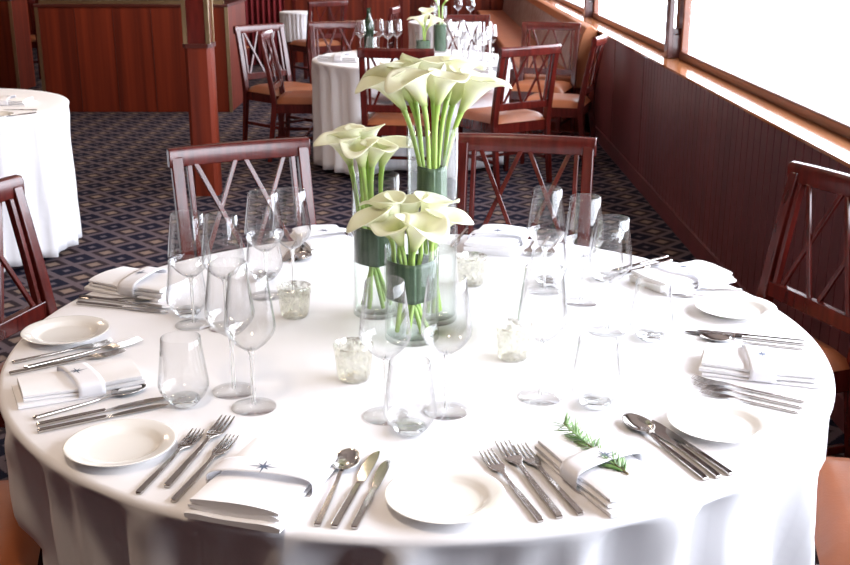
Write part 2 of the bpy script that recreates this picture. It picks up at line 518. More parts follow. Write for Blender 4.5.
# bench along the window wall
BY0, BY1 = 9.0, 17.6
r = empty('banquette', (1.1, BY0, 0)); tag(r, 'long tan leather banquette running along the window wall', 'bench')
L_ = BY1 - BY0
m = MB(); m.box((-.02, L_ / 2, .20), (.46, L_, .40)); m.build('bench_base', M['wood_red'], r, smooth=False)
m = MB(); m.box((-.04, L_ / 2, .435), (.50, L_, .085)); m.build('bench_seat', M['leather'], r, bevel=.02)
m = MB(); m.path([(.16, 0, .43), (.19, 0, .66), (.215, 0, .84)], .02, .09, (0, 1, 0))
m = MB(); 
sec = [(.10, .44), (.13, .66), (.165, .80), (.19, .855), (.23, .865), (.265, .84), (.27, .44)]
m.loft([[(x, yy, z) for x, z in sec] for yy in (0.02, L_)]); m.build('bench_back', M['bench_fabric'], r, bevel=.01)
m = MB()
sec2 = [(x + dx, z + dz) for (x, z), (dx, dz) in zip(sec, ((-.012, -.05), (-.012, 0), (-.01, .01), (-.006, .014), (0, .014), (.01, .01), (.01, -.05)))]
m.loft([[(x, yy, z) for x, z in sec2] for yy in (-.04, 0.03)]); m.build('bench_end', M['leather_back'], r, bevel=.008)
sec3 = [(.165, .80), (.185, .87), (.235, .882), (.275, .85), (.27, .80)]
m = MB(); m.loft([[(x, yy, z) for x, z in sec3] for yy in (0.03, L_)]); m.build('top_roll', M['leather_back'], r, bevel=.008)
r = empty('panelled_screen', (1.0, 18.1, 0)); tag(r, 'mahogany panel at the far end of the banquette', 'screen')
m = MB(); m.box((-.1, 0, .7), (.95, .06, 1.4)); m.build('panel', M['wood_red'], r, smooth=False)
for k in range(4):
    m = MB(); m.box((-.5 + k * .27, -.04, .7), (.03, .02, 1.4)); m.build('batten', M['wood_dark'], r, smooth=False)


# ------------------------------------------------------------------ chair
def make_chair():
    r = empty('dining_chair')
    W = M['wood_dark']
    BT = .905                                   # top of the back
    def by(z):                                  # the back's lean
        t = max(0, (z - .40) / (BT - .40))
        return -.205 - .085 * t ** 1.25
    # rear posts, each one piece from floor to rail
    for s in (-1, 1):
        zs = [0, .2, .40, .50, .61, .71, .80, .878]
        pts = [(s * .215, (-.205 - .05 * (1 - z / .4) if z < .4 else by(z)), z) for z in zs]
        m = MB(); m.path(pts, [.030, .033, .038, .040, .040, .038, .038, .038], [.030, .036, .042, .038, .034, .030, .028, .026], (1, 0, 0))
        m.build('back_post', W, r, smooth=False, bevel=.004)
    # top rail: slightly bowed, rounded top
    m = MB(); secs = []
    for k in range(13):
        x = -.240 + .480 * k / 12
        bow = -.022 * (1 - (x / .24) ** 2)
        yc = by(.88) + bow
        secs.append([Vector((x, yc + dy, z)) for dy, z in ((-.016, .846), (.015, .846), (.017, .890), (.010, .906), (-.010, .908), (-.020, .894))])
    m.loft(secs); m.build('top_rail', W, r, bevel=.003)
    m = MB(); m.bar((-.200, by(.525), .525), (.200, by(.525), .525), .024, .048); m.build('lower_rail', W, r, smooth=False, bevel=.003)
    # inner stiles, a dark slit away from the posts
    for s in (-1, 1):
        zs = [.545, .63, .71, .80, .85]
        m = MB(); m.path([(s * .176, by(z), z) for z in zs], .016, .020, (1, 0, 0)); m.build('inner_stile', W, r, smooth=False, bevel=.002)
    # two crosses of slats
    zl, zh = .545, .852
    for c in (-.084, .084):
        for d in (-1, 1):
            zs = [zl + (zh - zl) * k / 5 for k in range(6)]
            off = .004 * d
            m = MB(); m.path([(c + d * (-.068 + .136 * k / 5), by(z) + off - .010 * (k / 5), z) for k, z in enumerate(zs)], .017, .010, (1, 0, 0))
            m.build('back_slat', W, r, smooth=False, bevel=.002)
    # front legs
    for s in (-1, 1):
        m = MB(); m.bar((s * .205, .195, .40), (s * .200, .200, 0), .042, .042, up=(0, 1, 0), w2=.028, h2=.028); m.build('front_leg', W, r, smooth=False, bevel=.004)
    # apron
    m = MB()
    m.box((0, .200, .385), (.40, .022, .07)); m.box((0, -.200, .385), (.40, .022, .07))
    for s in (-1, 1): m.box((s * .207, 0, .385), (.022, .40, .07))
    m.build('seat_frame', W, r, smooth=False, bevel=.003)
    m = MB(); 
    for s in (-1, 1): m.box((s * .205, -.005, .17), (.018, .41, .024))
    m.box((0, .0, .17), (.40, .018, .022))
    m.build('stretcher', W, r, smooth=False, bevel=.003)
    # padded seat
    m = MB(); P = []
    nx, ny = 14, 14
    def prof(t): return 1 - abs(t) ** 6
    top = []
    for j in range(ny + 1):
        v = -1 + 2 * j / ny; row = []
        for i in range(nx + 1):
            u = -1 + 2 * i / nx
            hw = .228 + .012 * v
            z = .420 + .050 * max(0, prof(u)) ** .5 * max(0, prof(v)) ** .5
            row.append((u * hw, v * .225 + .012, z))
        top.append(row)
    m.grid(top)
    bot = [[(x, yy, .418) for (x, yy, z) in row] for row in top]
    m.grid(bot[:1] and [bot[0], bot[-1]])
    ring = lambda G: [G[0][i] for i in range(nx + 1)] + [G[j][nx] for j in range(1, ny + 1)] + [G[ny][i] for i in range(nx - 1, -1, -1)] + [G[j][0] for j in range(ny - 1, 0, -1)]
    m.grid([ring(top), ring(bot)], closed=True)
    m.build('seat', M['leather'], r, angle=1.2)
    return r

CH = Kind(make_chair())
G1 = 'dining chairs around the near table'
G2 = 'dining chairs around the second table'


def chair_rail(pa, pb, towards, label, group, z=.905, turn=0.0):
    """set a chair by the two ends of its top rail; it faces the side where `towards` lies"""
    a, b = at(*pa, z), at(*pb, z)
    mid = (a + b) / 2; d = (b - a).normalized()
    fwd = Vector((-d.y, d.x, 0))
    if fwd.dot(Vector((towards[0], towards[1], 0)) - Vector((mid.x, mid.y, 0))) < 0: fwd = -fwd
    ang = math.atan2(-fwd.x, fwd.y) + turn
    fwd = Vector((-math.sin(ang), math.cos(ang), 0))
    p = mid + fwd * .30
    return CH.place((p.x, p.y, 0), ang, label, 'chair', group)


def chair_at(x, y, facing_xy, label, group):
    ang = math.atan2(-(facing_xy[0] - x), facing_xy[1] - y)
    return CH.place((x, y, 0), ang, label, 'chair', group)

TZ = .75
TC = Vector((-.016, 2.192, TZ)); TR = .835
chair_rail((164, 149), (309, 137), TC, 'mahogany dining chair in front of the pillar, its pale lit back facing the camera', G1)
chair_rail((458, 133), (596, 138), TC, 'mahogany dining chair beside the tall vase with its crossed slats against the carpet', G1)
chair_at(.92, 2.96, (.92 - .94, 2.96 - .33), 'mahogany dining chair between the near table and the grooved window wall', G1)
chair_at(-.95, 2.77, (-.95 + .96, 2.77 - .28), 'mahogany dining chair at the left picture edge in front of the white side table', G1)
chair_at(-.985, 1.86, (TC.x, TC.y - .1), 'dining chair showing only a dark seat corner at the lower left picture edge', G1)
chair_at(1.02, 1.97, (TC.x, TC.y), 'dining chair showing only a bright leather seat at the lower right picture edge', G1)


T2 = Vector((at(412, 50, .75).x, 7.80, .75)); R2 = .69
e = at(49, 110, .75); R3 = .70
T3 = Vector((e.x - R3 * .97, e.y + .14, .75))
T4 = Vector((.25, 11.3, .75)); R4 = .42
T5 = Vector(((296 - 425) / F * (12.9 * CP + .8 * SP), 12.9, .75))
# chairs of the other tables
chair_rail((360, 48), (431, 49), (T2.x, T2.y), 'dining chair with its back to the camera behind the tallest lilies', G2)
chair_rail((501, 48), (562, 44), (T2.x, T2.y), 'dining chair with crossed slats right of the tallest lilies, its tan seat turned away', G2)
chair_rail((257, 35), (269, 29), (T2.x, 8.2), 'dining chair turned sideways left of the second table, its back edge-on', G2)
chair_at(-1.09, 8.60, (T2.x, T2.y - .15), 'dining chair half hidden behind the sideways chair left of the second table', G2)
chair_rail((314, 22), (360, 21), (T2.x, T2.y - 1), 'dining chair at the far left of the second table with a light lattice back', G2)
chair_at(.95, 7.93, (.95 - .93, 7.90 + .33), 'dining chair pushed against the window wall beside the second table', G2)
chair_rail((533, 22), (571, 23), (T2.x, T2.y - .4), 'dining chair before the banquette end at the second table', G2)
chair_rail((446, 15), (479, 15), (T2.x, T2.y), 'dining chair at the far side of the second table, its rail behind the glasses', G2)
chair_at(-.58, 11.2, (-2.0, 11.4), 'dining chair leaning edge-on before the far panelled screen', 'dining chairs beyond the second table')
chair_at(T5.x + .27, T5.y - .42, (T5.x, T5.y), 'dining chair drawn up to the small far table with its tan seat in view', 'dining chairs beyond the second table')
chair_at(-2.15, 11.9, (-2.1, 13), 'dining chair with dark crossed slats beyond the partition end', 'dining chairs beyond the second table')
chair_at(-4.66, 13.0, (-4.9, 15), 'dark dining chair in the gap between the two partitions', 'dining chairs beyond the second table')



CHAIRS = [o for o in bpy.data.objects if o.name.startswith('dining_chair') and o.parent is None]


def in_seat(x, y):
    for c in CHAIRS:
        a = c.rotation_euler.z; dx, dy = x - c.location.x, y - c.location.y
        u = dx * math.cos(a) + dy * math.sin(a); v = -dx * math.sin(a) + dy * math.cos(a)
        if abs(u) < .262 and abs(v) < .262: return True
    return False

# ------------------------------------------------------------------ round cloths
def round_cloth(name, c, R, zt, zb, seed, na=288, amp=.024, lobes=(25, 38, 57), push=True):
    rr = random.Random(seed)
    ph = [rr.random() * 2 * PI for _ in range(6)]
    m = MB(); rows = []
    def fold(a):
        w = .30 * math.sin(3 * a + ph[3])
        v = math.cos(lobes[0] * a + ph[0] + w) + .7 * math.cos(lobes[1] * a + ph[1] - 2 * w) + .35 * math.cos(lobes[2] * a + ph[2])
        return v / 1.6
    radii = [0.0001] + [R * t for t in (.2, .4, .6, .8, .92)] + [R - .012]
    for q in radii:
        rows.append([(q * math.cos(2 * PI * k / na), q * math.sin(2 * PI * k / na), zt) for k in range(na)])
    for t in (.25, .5, .75, 1.0):
        b = t * PI / 2; q = R - .012 + .012 * math.sin(b); z = zt - .012 * (1 - math.cos(b))
        rows.append([(q * math.cos(2 * PI * k / na), q * math.sin(2 * PI * k / na), z) for k in range(na)])
    D = zt - .012 - zb
    for i in range(1, 19):
        s = i / 18; row = []
        g = min(1, s / .13) ** .8
        for k in range(na):
            a = 2 * PI * k / na
            f = fold(a + .02 * math.sin(5 * s))
            q = R - .012 * min(1, s * 4) + amp * g * (f * .9 + .0) * (1 + .5 * s) - .010 * g
            z_ = zt - .012 - D * s ** 1.15
            if push and z_ < .56:                       # a tucked-in seat pushes the cloth inwards
                q2 = q
                while q2 > .05 and in_seat(c[0] + q2 * math.cos(a), c[1] + q2 * math.sin(a)): q2 -= .008
                q += (q2 - q) * min(1, (.56 - z_) / .06)
            row.append((q * math.cos(a), q * math.sin(a), z_ + (.004 * math.sin(9 * a + ph[4]) if s == 1 else 0)))
        rows.append(row)
    m.grid(rows, closed=True)
    o = m.build(name, M['cloth'], solid=.0015, angle=0); o.location = (c[0], c[1], 0)
    return o

o = round_cloth('tablecloth', TC, TR, TZ - .0008, .37, 3)
r = empty('dining_table', (TC.x, TC.y, 0)); tag(r, 'large round dining table under the near white cloth', 'table')
m = MB(); m.lathe([(0, .715), (TR - .09, .715), (TR - .075, .722), (TR - .075, .740), (TR - .085, .7465), (0, .7465)], 96); m.build('tabletop', M['wood_dark'], r)
m = MB(); m.lathe([(0, .06), (.07, .06), (.06, .10), (.055, .60), (.10, .700), (0, .715)], 40); m.build('pedestal', M['wood_dark'], r)
m = MB(); m.lathe([(0, 0), (.34, 0), (.34, .03), (.10, .06), (0, .06)], 48); m.build('base', M['metal_dark'], r)
tag(o, 'white cloth over the large near round table', 'tablecloth')
o = round_cloth('tablecloth', T2, R2, .7492, .03, 5, 200)
tag(o, 'white cloth over the second round table, behind the tall lilies', 'tablecloth')
o = round_cloth('tablecloth', T3, R3, .7492, .03, 8, 200)
tag(o, 'white cloth over the side table at the left picture edge', 'tablecloth')
o = round_cloth('tablecloth', T4, R4, .7492, .03, 9, 140)
tag(o, 'white cloth over the third table along the banquette', 'tablecloth')
o = round_cloth('tablecloth', T5, .19, .7492, .42, 12, 120)
tag(o, 'short white cloth on the small far table beside the partition', 'tablecloth')
# the small far table shows its legs under the short cloth
r = empty('side_table', (T5.x, T5.y, 0)); tag(r, 'small dark wooden table under the short white cloth beside the partition', 'table')
m = MB(); m.lathe([(0, .722), (.15, .722), (.15, .746), (0, .746)], 40); m.build('tabletop', M['wood_dark'], r)
for sx in (-1, 1):
    for sy in (-1, 1):
        m = MB(); m.bar((sx * .09, sy * .09, .722), (sx * .10, sy * .10, 0), .04, .04, up=(0, 1, 0)); m.build('leg', M['wood_dark'], r, smooth=False)

# ------------------------------------------------------------------ china, cutlery
def make_plate():
    r = .0895
    m = MB()
    m.lathe([(0, .0035), (.050, .0035), (.056, .005), (.062, .0105), (.070, .0135), (r - .002, .0165), (r, .0180), (r - .001, .0185), (r - .004, .0180), (.070, .0160), (.0635, .0130), (.058, .0080), (.050, .0065), (0, .0062)], 72)
    m.lathe([(.048, .004), (.048, 0), (.052, 0), (.053, .005)], 72)
    o = m.build('bread_plate', M['china'], angle=1.0)
    return o
PLATE = Kind(make_plate())
for px, py, lab in ((66, 333, 'round white bread plate on the left side of the near table beside two forks'),
                    (121, 446, 'round white bread plate at the lower left table edge'),
                    (445, 498, 'round white bread plate at the front centre of the near table'),
                    (720, 424, 'round white bread plate at the right front, almost lost in the bright cloth'),
                    (735, 309, 'round white bread plate at the far right table edge beyond the knives')):
    p = at(px, py, TZ + .01)
    PLATE.place((p.x, p.y, TZ), 0, lab, 'plate', 'bread plates on the near table')


def rect(y, w, t, z, x=0.0):
    return [Vector((x - w / 2, y, z - t / 2)), Vector((x + w / 2, y, z - t / 2)), Vector((x + w / 2, y, z + t / 2)), Vector((x - w / 2, y, z + t / 2))]


def handle_mb(length_end=.018):
    m = MB()
    m.loft([rect(-.105, .0085, .0050, .0026), rect(-.100, .0095, .0056, .0029), rect(-.05, .0088, .0054, .0030), rect(-.005, .0072, .0046, .0036), rect(.018, .0058, .0036, .0048)])
    return m


def make_fork():
    r = empty('fork')
    handle_mb().build('handle', M['steel'], r, smooth=False, bevel=.0012)
    m = MB()
    m.loft([rect(.016, .0056, .0034, .0048), rect(.030, .0060, .0030, .0062), rect(.040, .0120, .0026, .0058), rect(.048, .0205, .0024, .0046), rect(.058, .0240, .0022, .0036), rect(.063, .0240, .0020, .0034)])
    for k in range(4):
        x0 = (-1.5 + k) * .0067
        m.loft([rect(.062, .0042, .0020, .0034, x0), rect(.080, .0036, .0019, .0040, x0 * .98), rect(.096, .0030, .0018, .0062, x0 * .96), rect(.105, .0016, .0012, .0082, x0 * .95)])
    m.build('tines', M['steel'], r, smooth=False, bevel=.0006)
    return r


def make_spoon():
    r = empty('spoon')
    handle_mb().build('handle', M['steel'], r, smooth=False, bevel=.0012)
    m = MB()
    m.loft([rect(.016, .0056, .0034, .0048), rect(.034, .0056, .0030, .0064), rect(.044, .0080, .0022, .0060)])
    P = []
    for i in range(11):
        t = i / 10; row = []
        for k in range(28):
            a = 2 * PI * k / 28
            sy = math.sin(a)
            wy = .0335; wx = .0200 * (1 - .10 * sy)
            row.append((wx * t * math.cos(a), .074 + wy * t * sy, .0012 + .0075 * t ** 2.2))
        P.append(row)
    m2 = MB(); m2.grid(P, closed=True)
    o = m2.build('bowl', M['steel'], r, solid=.0012, angle=0)
    m.build('neck', M['steel'], r, smooth=False)
    return r


def make_knife():
    r = empty('knife')
    m = MB(); m.loft([rect(-.105, .0090, .0056, .0030), rect(-.100, .0100, .0062, .0033), rect(-.03, .0094, .0060, .0034), rect(.005, .0084, .0052, .0034)])
    m.build('handle', M['steel'], r, smooth=False, bevel=.0014)
    m = MB(); secs = []
    for y, xa, xb, t in ((.004, -.0040, .0040, .0034), (.014, -.0048, .0052, .0020), (.030, -.0085, .0060, .0016), (.060, -.0105, .0064, .0014), (.085, -.0095, .0058, .0012), (.100, -.0050, .0040, .0010), (.107, .0010, .0022, .0008)):
        secs.append([Vector((xa, y, .0030)), Vector((xb, y, .0030 - t / 2)), Vector((xb, y, .0030 + t / 2)), Vector((xa, y, .0032))])
    m.loft(secs); m.build('blade', M['steel'], r, smooth=False)
    return r

FORK, SPOON, KNIFE = Kind(make_fork()), Kind(make_spoon()), Kind(make_knife())


def cut(kind, tip, end, label, group, z=TZ, lift=0.0):
    a, b = at(*tip, z + .004), at(*end, z + .002)
    d = a - b; L = math.hypot(d.x, d.y); mid = (a + b) / 2
    ang = math.atan2(-d.x, d.y)
    cat = {FORK: 'fork', SPOON: 'spoon', KNIFE: 'knife'}[kind]
    s = min(1.2, max(.82, L / .211))
    kind.place((mid.x, mid.y, z + lift), ang, label, cat, group, scale=s)

GF, GK, GS = 'forks laid on the near table', 'knives laid on the near table', 'spoons laid on the near table'
# front left cover
cut(FORK, (199, 431), (138, 494), 'steel fork nearest the lower left bread plate', GF)
cut(FORK, (229, 418), (166, 488), 'steel fork in the middle of three beside the star-banded front left napkin', GF)
cut(FORK, (233, 437), (173, 502), 'steel fork touching the front left napkin', GF)
cut(SPOON, (351, 452), (317, 526), 'steel spoon right of the front left napkin', GS)
cut(KNIFE, (378, 451), (334, 528), 'steel knife between the front spoon and the shorter knife', GK)
cut(KNIFE, (389, 459), (354, 529), 'shorter steel knife left of the front centre bread plate', GK)
# front right cover
cut(FORK, (485, 452), (541, 522), 'steel fork touching the front centre bread plate', GF)
cut(FORK, (500, 441), (562, 521), 'longest steel fork in the middle of three right of the front centre plate', GF)
cut(FORK, (519, 446), (581, 515), 'steel fork alongside the rosemary napkin', GF)
cut(SPOON, (627, 417), (706, 480), 'steel spoon between the rosemary napkin and the right front knives', GS)
cut(KNIFE, (643, 419), (719, 478), 'steel knife beside the right front spoon', GK)
cut(KNIFE, (652, 420), (731, 475), 'steel knife farthest from the rosemary napkin in the right front trio', GK)
# right cover
cut(FORK, (692, 378), (805, 402), 'steel fork hugging the near side of the right napkin', GF)
cut(FORK, (694, 384), (803, 408), 'steel fork in the middle of three beside the right napkin', GF)
cut(FORK, (700, 391), (799, 413), 'steel fork nearest the right front bread plate', GF)
cut(KNIFE, (685, 331), (805, 345), 'steel knife in the middle of the right-hand trio above the right napkin', GK)
cut(KNIFE, (697, 330), (805, 341), 'steel knife farthest from the right napkin', GK)
cut(SPOON, (700, 337), (803, 349), 'steel spoon lying along the far side of the right napkin', GS)
# left cover
cut(FORK, (113, 341), (12, 363), 'steel fork nearest the left bread plate', GF)
cut(FORK, (141, 340), (24, 369), 'steel fork between the left bread plate and the left napkin', GF)
cut(FORK, (125, 351), (9, 374), 'short steel fork tucked against the left napkin', GF)
cut(SPOON, (145, 387), (33, 419), 'steel spoon along the near side of the left napkin', GS)
cut(KNIFE, (166, 397), (36, 426), 'steel knife beside the left spoon', GK)
cut(KNIFE, (167, 404), (37, 432), 'steel knife nearest the lower left bread plate', GK)
# far left cover
cut(SPOON, (157, 299), (78, 299), 'steel spoon beside the far left napkin', GS)
cut(KNIFE, (171, 308), (80, 297), 'steel knife below the far left spoon', GK)
cut(KNIFE, (168, 312), (77, 303), 'steel knife nearest the left bread plate in the far left cover', GK)
# far covers
cut(KNIFE, (283, 262), (302, 236), 'steel knife behind the votive left of the far napkin', GK)
cut(KNIFE, (292, 262), (311, 237), 'steel knife between two others left of the far napkin', GK)
cut(SPOON, (300, 261), (319, 238), 'steel spoon touching the far napkin left of the medium vase', GS)
cut(FORK, (525, 256), (538, 236), 'steel fork touching the napkin right of the tall vase', GF)
cut(FORK, (535, 256), (549, 237), 'steel fork in the middle behind the back right wine glasses', GF)
cut(FORK, (548, 256), (561, 238), 'steel fork farthest right behind the back right wine glasses', GF)
cut(KNIFE, (452, 246), (467, 229), 'steel knife peeping out right of the tall vase', GK)
cut(KNIFE, (612, 270), (668, 257), 'steel knife farthest back in the right back cover', GK)
cut(KNIFE, (616, 274), (672, 261), 'steel knife touching the right back napkin', GK)
cut(FORK, (668, 289), (742, 290), 'steel fork between the right back napkin and the far right plate', GF)
cut(FORK, (672, 295), (744, 297), 'steel fork touching the far right bread plate', GF)


# ------------------------------------------------------------------ napkins in paper bands
def star_mb(z, R=.021):
    m = MB()
    vs = [(0, 0, z)]
    for k in range(16):
        a = 2 * PI * k / 16 + .15
        rr = R if k % 4 == 0 else (R * .62 if k % 2 == 0 else R * .20)
        vs.append((rr * math.cos(a), rr * math.sin(a), z))
    fs = [(0, 1 + k, 1 + (k + 1) % 16) for k in range(16)]
    m.add(vs, fs)
    # give the print a hair of thickness
    m.add([(x, y, z - .0002) for x, y, _ in vs], [(0, 1 + (k + 1) % 16, 1 + k) for k in range(16)])
    return m


def make_napkin(seed=1, W=.140, L=.218, H=.030):
    """folded cloth: layered folds (long axis y), a paper band across the middle, a star printed on the band"""
    r = empty('napkin')
    rr = random.Random(seed)
    layers = 3
    m = MB()
    t = H / layers
    for li in range(layers):
        secs = []
        w = W - .006 * li + rr.uniform(-.002, .002); dx = rr.uniform(-.003, .003); dy = rr.uniform(-.003, .003) - (.010 if li < 1 else 0)
        ny = 14
        for j in range(ny + 1):
            v = -1 + 2 * j / ny
            yy = v * L / 2 * (1 - .02 * li) + dy
            ring = []
            pinch = 1 - .18 * math.exp(-(v / .28) ** 2)         # squeezed by the band
            for (u, q) in [(-1, 0), (-1, 1), (-.985, .5)][:0] or []:
                pass
            nseg = 16
            for k in range(nseg + 1):                            # top side
                u = 1 - 2 * k / nseg
                ring.append(Vector((u * w / 2 + dx, yy, (li + 1) * t * pinch - .30 * t * abs(u) ** 8 + .0016 * math.sin(3 * u + 2 * v + seed + li))))
            for k in range(nseg + 1):                            # bottom side
                u = -1 + 2 * k / nseg
                ring.append(Vector((u * (w / 2 - .001) + dx, yy, max(.0004, li * t * pinch + .15 * t * abs(u) ** 8 + .0016 * math.sin(3 * u + 2 * v + seed + li - 1) * (li > 0)))))
            secs.append(ring)
        m.loft(secs)
    m.build('cloth', M['napkin'], r, angle=1.0)
    # band
    m = MB(); secs = []
    bw = .048
    for j in range(7):
        v = -1 + 2 * j / 6; row = []
        n = 44
        for k in range(n):
            a = 2 * PI * k / n
            ca, sa = math.cos(a), math.sin(a)
            x = math.copysign(abs(ca) ** .35, ca) * (W / 2 + .005)
            zz = math.copysign(abs(sa) ** .5, sa)
            z = (H * .84 + .010) / 2 * (1 + zz) + .0006 + (.004 * (1 - (x / (W / 2)) ** 2) if zz > .3 else 0)
            skew = .010 * x / (W / 2)
            row.append((x, v * bw / 2 + skew, z))
        secs.append(row)
    m.grid(secs, closed=True)
    b = m.build('paper_band', M['paper'], r, solid=.0006, angle=1.0)
    zt = (H * .84 + .010) + .0006 + .004 + .0006
    s = star_mb(zt).build('star_print', M['ink'], b, smooth=False)
    s.location = (0, -.006, 0)
    return r

NAP = Kind(make_napkin())
GN = 'folded white napkins in paper bands'


def napkin(px, py, label, ang=None, sc_=(1, 1, 1)):
    p = at(px, py, TZ + .015)
    out = Vector((p.x - TC.x, p.y - TC.y, 0))
    a = math.atan2(-(-out.x), -out.y) if ang is None else ang
    NAP.place((p.x, p.y, TZ + .0004), a, label, 'napkin', GN, scale=sc_)

napkin(266, 480, 'folded white napkin with a star-printed paper band at the front left', sc_=(1.10, 1, 1))
napkin(602, 468, 'folded white napkin holding a rosemary sprig under its paper band', sc_=(.9, 1, 1))
napkin(81, 381, 'folded white napkin with a star-printed band at the left, between forks and spoon', sc_=(.78, 1, .9))
napkin(758, 364, 'folded white napkin at the right edge of the near table between forks and knives', sc_=(.9, 1, .9))
napkin(681, 277, 'folded white napkin at the right back before the window wall')
napkin(497, 240, 'folded white napkin before the far chair right of the tall vase')
napkin(325, 240, 'folded white napkin before the chair by the pillar, left of the medium vase')
napkin(143, 283, 'folded white napkin at the left back behind the tumblers')

# rosemary under the band of the front right napkin
a_, b_ = at(563, 423, TZ + .036), at(628, 474, TZ + .034)
r = empty('rosemary_sprig', a_); tag(r, 'green rosemary sprig tucked under the paper band of a napkin', 'herb sprig')
dv = b_ - a_
pts = [dv * t + Vector((0, 0, -.003 * math.sin(t * PI))) for t in [i / 10 for i in range(11)]]
m = MB(); m.tube(pts, [.0008 + .0012 * i / 10 for i in range(11)], 6); m.build('stem', M['twig'], r)
m = MB(); q = random.Random(4)
side = Vector((-dv.y, dv.x, 0)).normalized()
for k in range(190):
    t = q.random() ** .85 * .96
    base = dv * t + Vector((0, 0, -.003 * math.sin(t * PI)))
    ph = q.random() * 2 * PI
    d = (side * math.cos(ph) + Vector((0, 0, 1)) * (math.sin(ph) * .28 + .05)).normalized()
    d = (d * .75 - dv.normalized() * .75).normalized()
    l = q.uniform(.022, .038) * (1 - .3 * abs(t - .45))
    p1 = base + d * l + Vector((0, 0, -.002))
    w = d.cross(Vector((.3, .2, 1))).normalized() * .0017
    m.loft([[base - w * .5, base + w * .5, base + Vector((0, 0, .0006))], [(base + p1) / 2 - w, (base + p1) / 2 + w, (base + p1) / 2 + Vector((0, 0, .0012))], [p1 - w * .2, p1 + w * .2, p1 + Vector((0, 0, .0003))]])
m.build('needles', M['rosemary'], r)


# ------------------------------------------------------------------ glasses
def make_wine():
    r = empty('wine_glass')
    Ht = .248
    m = MB()
    out = [(.0052, .108), (.014, .112), (.028, .123), (.0395, .137), (.0440, .146), (.0452, .154), (.0440, .166), (.0405, .195), (.0365, .225), (.0335, Ht)]
    inn = [(max(0, q - .0013), z + .0004) for q, z in reversed(out[1:])] + [(.0, .1125)]
    m.lathe([(0.0, .106)] + out + [(.0328, Ht + .0006)] + inn, 48); m.build('bowl', M['glass'], r, angle=1.2)
    m = MB(); m.lathe([(.0038, .006), (.0034, .03), (.0034, .085), (.0042, .100), (.0075, .110)], 20); m.build('stem', M['solid'], r, angle=0)
    m = MB(); m.lathe([(0, .0), (.0400, .0), (.0405, .0010), (.0400, .0020), (.022, .0030), (.010, .0050), (.0045, .0085), (0, .0090)], 48); m.build('foot', M['foot'], r, angle=1.2)
    return r


def make_tumbler():
    r = empty('tumbler')
    Ht = .128
    out = [(.022, .0012), (.030, .010), (.038, .020), (.0445, .033), (.0455, .040), (.0445, .050), (.0405, .080), (.0370, .108), (.0350, Ht)]
    inn = [(q - .0015, z + .0010) for q, z in reversed(out[2:])] + [(.026, .016), (0, .0145)]
    m = MB(); m.lathe([(0.021, .0006)] + out + [(.0343, Ht + .0007)] + inn, 48); m.build('bowl', M['glass'], r, angle=1.2)
    m = MB(); m.lathe([(0, .0022), (.012, .0012), (.020, .0002), (.0215, .0012), (.0285, .0095), (.0255, .0145), (0, .0135)], 40); m.build('base', M['solid'], r, angle=1.0)
    return r


def make_votive():
    n = 96
    mod = lambda a, z: 1 + .022 * math.cos(18 * a) * (1 if .004 < z < .058 else .2)
    out = [(0, .0), (.026, .0), (.029, .003), (.031, .012), (.0335, .035), (.0355, .055), (.0375, .064), (.0385, .070)]
    inn = [(q - .0025, z + .0015) for q, z in reversed(out[2:])]
    m = MB(); m.lathe(out + [(.0372, .0715)] + inn[1:] + [(0, .006)], n, mod=mod)
    return m.build('votive_holder', M['mercury'], angle=1.2)

WINE, TUMB, VOT = Kind(make_wine()), Kind(make_tumbler()), Kind(make_votive())


def glass(kind, px, py, label, cat, group):
    p = at(px, py, TZ)
    kind.place((p.x, p.y, TZ), rnd.random() * 6, label, cat, group)

GW, GT, GV = 'empty stemmed wine glasses on the near table', 'empty stemless tumblers on the near table', 'ribbed silvery votive holders'
def wine(px, py, l): glass(WINE, px, py, l, 'wine glass', GW)
def tumb(px, py, l): glass(TUMB, px, py, l, 'tumbler', GT)
wine(254, 407, 'stemmed wine glass nearest the camera on the left, its foot above the front left forks')
wine(234, 391, 'stemmed wine glass whose foot overlaps behind the nearest left wine glass')
wine(227, 327, 'stemmed wine glass in the back left pair, the one nearer the vases')
wine(194, 325, 'stemmed wine glass in the back left pair, the one nearer the left napkin')
wine(267, 296, 'stemmed wine glass before the chair by the pillar, beside the silvery votive')
wine(294, 293, 'stemmed wine glass right behind the back left votive')
wine(386, 416, 'stemmed wine glass before the shortest vase, on the left of the pair')
wine(446, 411, 'stemmed wine glass before the shortest vase, on the right of the pair')
wine(540, 397, 'stemmed wine glass standing between the right votive and the front right tumbler')
wine(544, 291, 'stemmed wine glass before the slatted chair, tallest in the back right')
wine(581, 302, 'stemmed wine glass in the middle of the back right row')
wine(607, 331, 'stemmed wine glass nearest the window in the back right row')
tumb(185, 404, 'stemless tumbler beside the left knives')
tumb(188, 315, 'stemless tumbler behind the left tumbler, before the back left wine glasses')
tumb(265, 279, 'stemless tumbler behind the two wine glasses by the pillar chair')
tumb(410, 432, 'stemless tumbler at the front centre above the front bread plate')
tumb(595, 406, 'stemless tumbler above the rosemary napkin')
tumb(650, 339, 'stemless tumbler nearest the right napkin')
tumb(548, 284, 'stemless tumbler behind the back right wine glasses')
tumb(604, 280, 'stemless tumbler before the right back napkin')
for px, py, l in ((354, 379, 'ribbed silvery votive holder left of the shortest vase'), (295, 316, 'ribbed silvery votive holder before the back left wine glasses'),
                  (513, 358, 'ribbed silvery votive holder right of the shortest vase'), (471, 284, 'ribbed silvery votive holder right of the tall vase')):
    p = at(px, py, TZ); VOT.place((p.x, p.y, TZ), rnd.random(), l, 'candle holder', GV)


